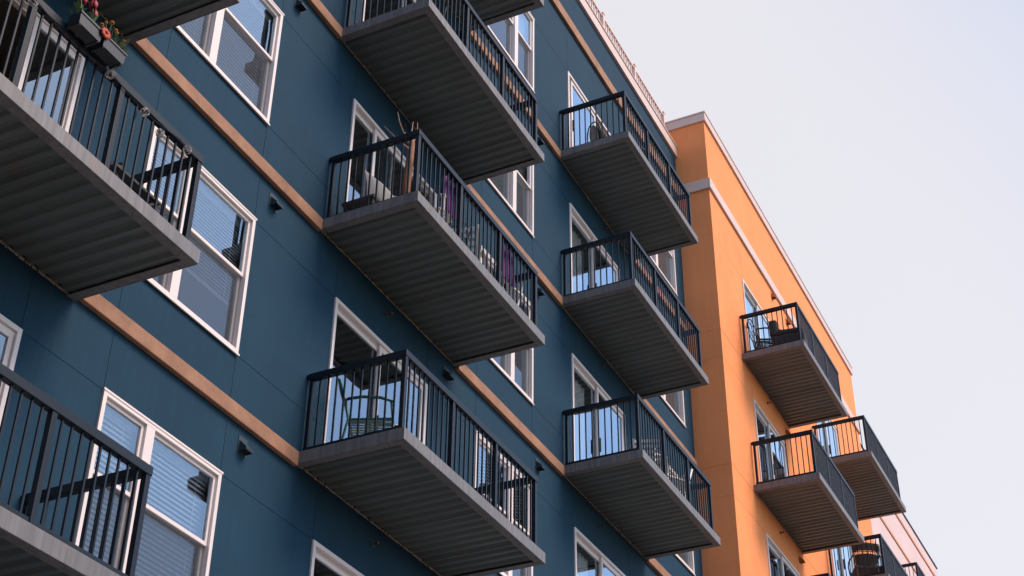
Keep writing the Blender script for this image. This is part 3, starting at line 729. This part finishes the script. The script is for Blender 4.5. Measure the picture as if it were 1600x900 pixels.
# string lights
def ball(b, c, r):
    for k in range(5):
        ax = Vector((rt.random() - .5, rt.random() - .5, rt.random() - .5)).normalized(); u = ax.orthogonal().normalized(); v = ax.cross(u)
        b.tube([Vector(c) + (u * math.cos(a * math.pi / 6) + v * math.sin(a * math.pi / 6)) * r for a in range(12)], .0035, 4, True)
sl = empty('string_lights', (4.7, -1.26, RT)); tag(sl, 'thin cord of woven ball lights looped along the rail of the flower balcony', 'string lights')
cord = []; balls = [(6.20, .045), (6.62, -.06), (7.08, -.10), (7.30, -.16), (7.66, -.07)]
x = 4.8
while x < 7.85: cord.append((x - 4.7, -.0, -.06 - .06 * abs(math.sin((x - 4.8) * 3.4)))); x += .06
q = MB(); q.tube(cord, .004, 5); q.build('cord', M['black'], sl)
for bx, bz in [(5.2, -.1), (5.7, -.08)] + balls: q = MB(); ball(q, (bx - 4.7, -.02, bz - .05), .038); q.build('woven_ball', M['bulbwhite'], sl)
# table with pots
t = empty('plant_table', (7.48, -.78, DK(0) - .07)); tag(t, 'small black folding plant table with crossed legs on the flower balcony', 'table')
q = MB(); q.box(-.3, .3, -.2, .2, .46, .485); q.build('tabletop', M['black'], t)
for sy in (-1, 1): q = MB(); q.beam((-.27, sy * .17, 0), (.27, sy * .17, .46), .02, .02); q.beam((.27, sy * .15, 0), (-.27, sy * .15, .46), .02, .02); q.build('cross_legs', M['black'], t)
for i, (dx, dy, lab, mt) in enumerate(((-.12, 0, 'brown wicker basket of leaves on the black plant table', 'basket'), (.16, .02, 'white pot with a small plant on the black plant table', 'whiteplastic'))):
    t = empty('potted_plant', (7.48 + dx, -.78 + dy, DK(0) - .07 + .487)); tag(t, lab, 'potted plant')
    q = MB(); q.tube([(0, 0, 0), (0, 0, .05), (0, 0, .13)], [.06, .075, .085], 16); q.build('pot', M[mt], t, smooth=False)
    q = MB()
    for a in range(30): th = rt.random() * 6.28; blade(q, (0, 0, .12), (math.cos(th) * .9, math.sin(th) * .9, .9), .08 + .06 * rt.random(), .03, .4)
    q.build('leaves', M['leaf'], t)

# ================================================================== GROUND
q = MB(); q.box(-400, 500, -400, 500, -.4, -.13); struct(q.build('ground', M['ground']))
q = MB(); q.box(-60, 80, -9.6, 9, -.13 + .004, 0); struct(q.build('pavement', M['pavement'], bevel=.02))
q = MB(); q.box(-150, 200, -19.5, -9.62, -.129, -.122); struct(q.build('road', M['asphalt']))
q = MB()
for i in range(24): q.box(-60 + i * 6, -57 + i * 6, -14.6, -14.48, -.1215, -.118)
struct(q.build('road_markings', M['whiteplastic']))
q = MB(); q.box(-60, 80, -24, -19.55, -.126, 0); struct(q.build('pavement', M['pavement'], bevel=.02))

# two buildings added out of view to block low sky light (behind and across from the camera, they shade and show in the glass)
M['brick'] = rough('brown_brick', (.16, .085, .06), .85, .15, 6, .4, 60)
M['stone'] = rough('grey_render', (.20, .20, .20), .85, .1, 3, .3, 60)
def sky_blocker(name, label, mat, x0, x1, y0, y1, h, faces):
    t = empty(name, (x0, y0, 0)); tag(t, label, 'building'); W_, D_ = x1 - x0, y1 - y0
    n = 0
    for f in ('east', 'north', 'west', 'south'):
        ln = D_ if f in ('east', 'west') else W_
        op = []
        if f in faces:
            k = 0
            while 3.6 + k * 3.2 + 1.7 < h:
                a = 1.5
                while a + 1.6 < ln - 1: op.append((a, a + 1.4, 3.6 + k * 3.2, 5.2 + k * 3.2)); a += 3.4
                k += 1
        to = {'east': lambda a, d, z: (W_ - d, a, z), 'west': lambda a, d, z: (d, a, z), 'north': lambda a, d, z: (a, D_ - d, z), 'south': lambda a, d, z: (a, d, z)}[f]
        relief('wall', mat, t, 0, ln, 0, h, op, [], [], to, flip=f in ('west', 'north'))
        for (a0, a1, q0, q1) in op:
            g = MB(); g.quad(to(a0, .1, q0), to(a1, .1, q0), to(a1, .1, q1), to(a0, .1, q1)); g.build('window', M['vent'], t)
    q = MB(); q.box(.15, W_ - .15, .15, D_ - .15, h - .5, h - .4); q.build('roof', M['roof'], t)
    q = MB(); q.box(-.1, W_ + .1, -.1, D_ + .1, h + .002, h + .25); q.build('coping', M['stone'], t)
sky_blocker('brick_sky_blocker', 'added dark brown brick block, out of view behind the camera, blocking low sky light', M['brick'], -36, -16, -34, 6, 21, ('east',))
sky_blocker('low_sky_blocker', 'added low grey rendered block, out of view across the street, blocking low sky light', M['stone'], -12, 62, -40, -27, 8.5, ('north',))

# ================================================================== LIGHT
SUN_DIR = Vector((.15, -.66, .73)).normalized()     # towards the light
w = bpy.data.worlds.new('World'); S.world = w; w.use_nodes = True
nt = w.node_tree; nt.nodes.clear(); L = nt.links.new
sky = nt.nodes.new('ShaderNodeTexSky'); sky.sky_type = 'NISHITA'; sky.sun_disc = False
sky.sun_elevation = math.asin(SUN_DIR.z); sky.sun_rotation = math.atan2(SUN_DIR.x, SUN_DIR.y); sky.air_density = 1.0; sky.dust_density = 1.0; sky.ozone_density = 1.0
# thin high cloud: whitens the blue sky evenly
mx = nt.nodes.new('ShaderNodeMix'); mx.data_type = 'RGBA'; mx.inputs[0].default_value = .62
tc = nt.nodes.new('ShaderNodeTexCoord'); no = nt.nodes.new('ShaderNodeTexNoise'); no.inputs['Scale'].default_value = 1.1; no.inputs['Detail'].default_value = 3
L(tc.outputs['Generated'], no.inputs['Vector'])
sx = nt.nodes.new('ShaderNodeSeparateXYZ'); L(tc.outputs['Generated'], sx.inputs[0])
cl = nt.nodes.new('ShaderNodeMath'); cl.operation = 'MULTIPLY_ADD'; cl.inputs[1].default_value = .15; L(no.outputs['Fac'], cl.inputs[0]); 
dt = nt.nodes.new('ShaderNodeVectorMath'); dt.operation = 'DOT_PRODUCT'; dt.inputs[1].default_value = (.45, .85, .0); L(tc.outputs['Generated'], dt.inputs[0]); L(dt.outputs['Value'], cl.inputs[2])
cr = nt.nodes.new('ShaderNodeMapRange'); cr.interpolation_type = 'SMOOTHSTEP'; cr.inputs['From Min'].default_value = .12; cr.inputs['From Max'].default_value = .55
cr.inputs['To Min'].default_value = .06; cr.inputs['To Max'].default_value = .86; L(cl.outputs[0], cr.inputs['Value']); L(cr.outputs[0], mx.inputs[0])
L(sky.outputs[0], mx.inputs[6]); mx.inputs[7].default_value = (3.44, 3.31, 3.37, 1)
bg = nt.nodes.new('ShaderNodeBackground'); bg.inputs['Strength'].default_value = .15
out = nt.nodes.new('ShaderNodeOutputWorld'); L(mx.outputs[2], bg.inputs[0]); L(bg.outputs[0], out.inputs[0])
sd = bpy.data.lights.new('sun', 'SUN'); sd.energy = 2.1; sd.angle = math.radians(30); sd.color = (1, .77, .60)
so_ = bpy.data.objects.new('sun', sd); COL.objects.link(so_); so_.rotation_euler = SUN_DIR.to_track_quat('Z', 'Y').to_euler(); so_.location = (10, -30, 40)

# ================================================================== CAMERA
cd = bpy.data.cameras.new('camera'); cam = bpy.data.objects.new('camera', cd); COL.objects.link(cam)
r = Vector((0.4394908, -0.89818983, 0.01014236)); u = Vector((-0.51129411, -0.24086445, 0.82496221)); f = Vector((0.73852973, 0.36774903, 0.56509688))
f.normalize(); r = (r - f * r.dot(f)).normalized(); u = r.cross(f)
cam.matrix_world = Matrix(((r.x, u.x, -f.x, 0), (r.y, u.y, -f.y, -8.2305), (r.z, u.z, -f.z, H), (0, 0, 0, 1)))
cd.sensor_width = 36; cd.lens = 2335.63 / 1600 * 36; cd.clip_start = .1; cd.clip_end = 2000
S.camera = cam
S.render.resolution_x = 1024; S.render.resolution_y = 576
S.view_settings.view_transform = 'Standard'; S.view_settings.look = 'None'; S.view_settings.exposure = 0.8; S.view_settings.gamma = 1
S.view_settings.use_curve_mapping = False
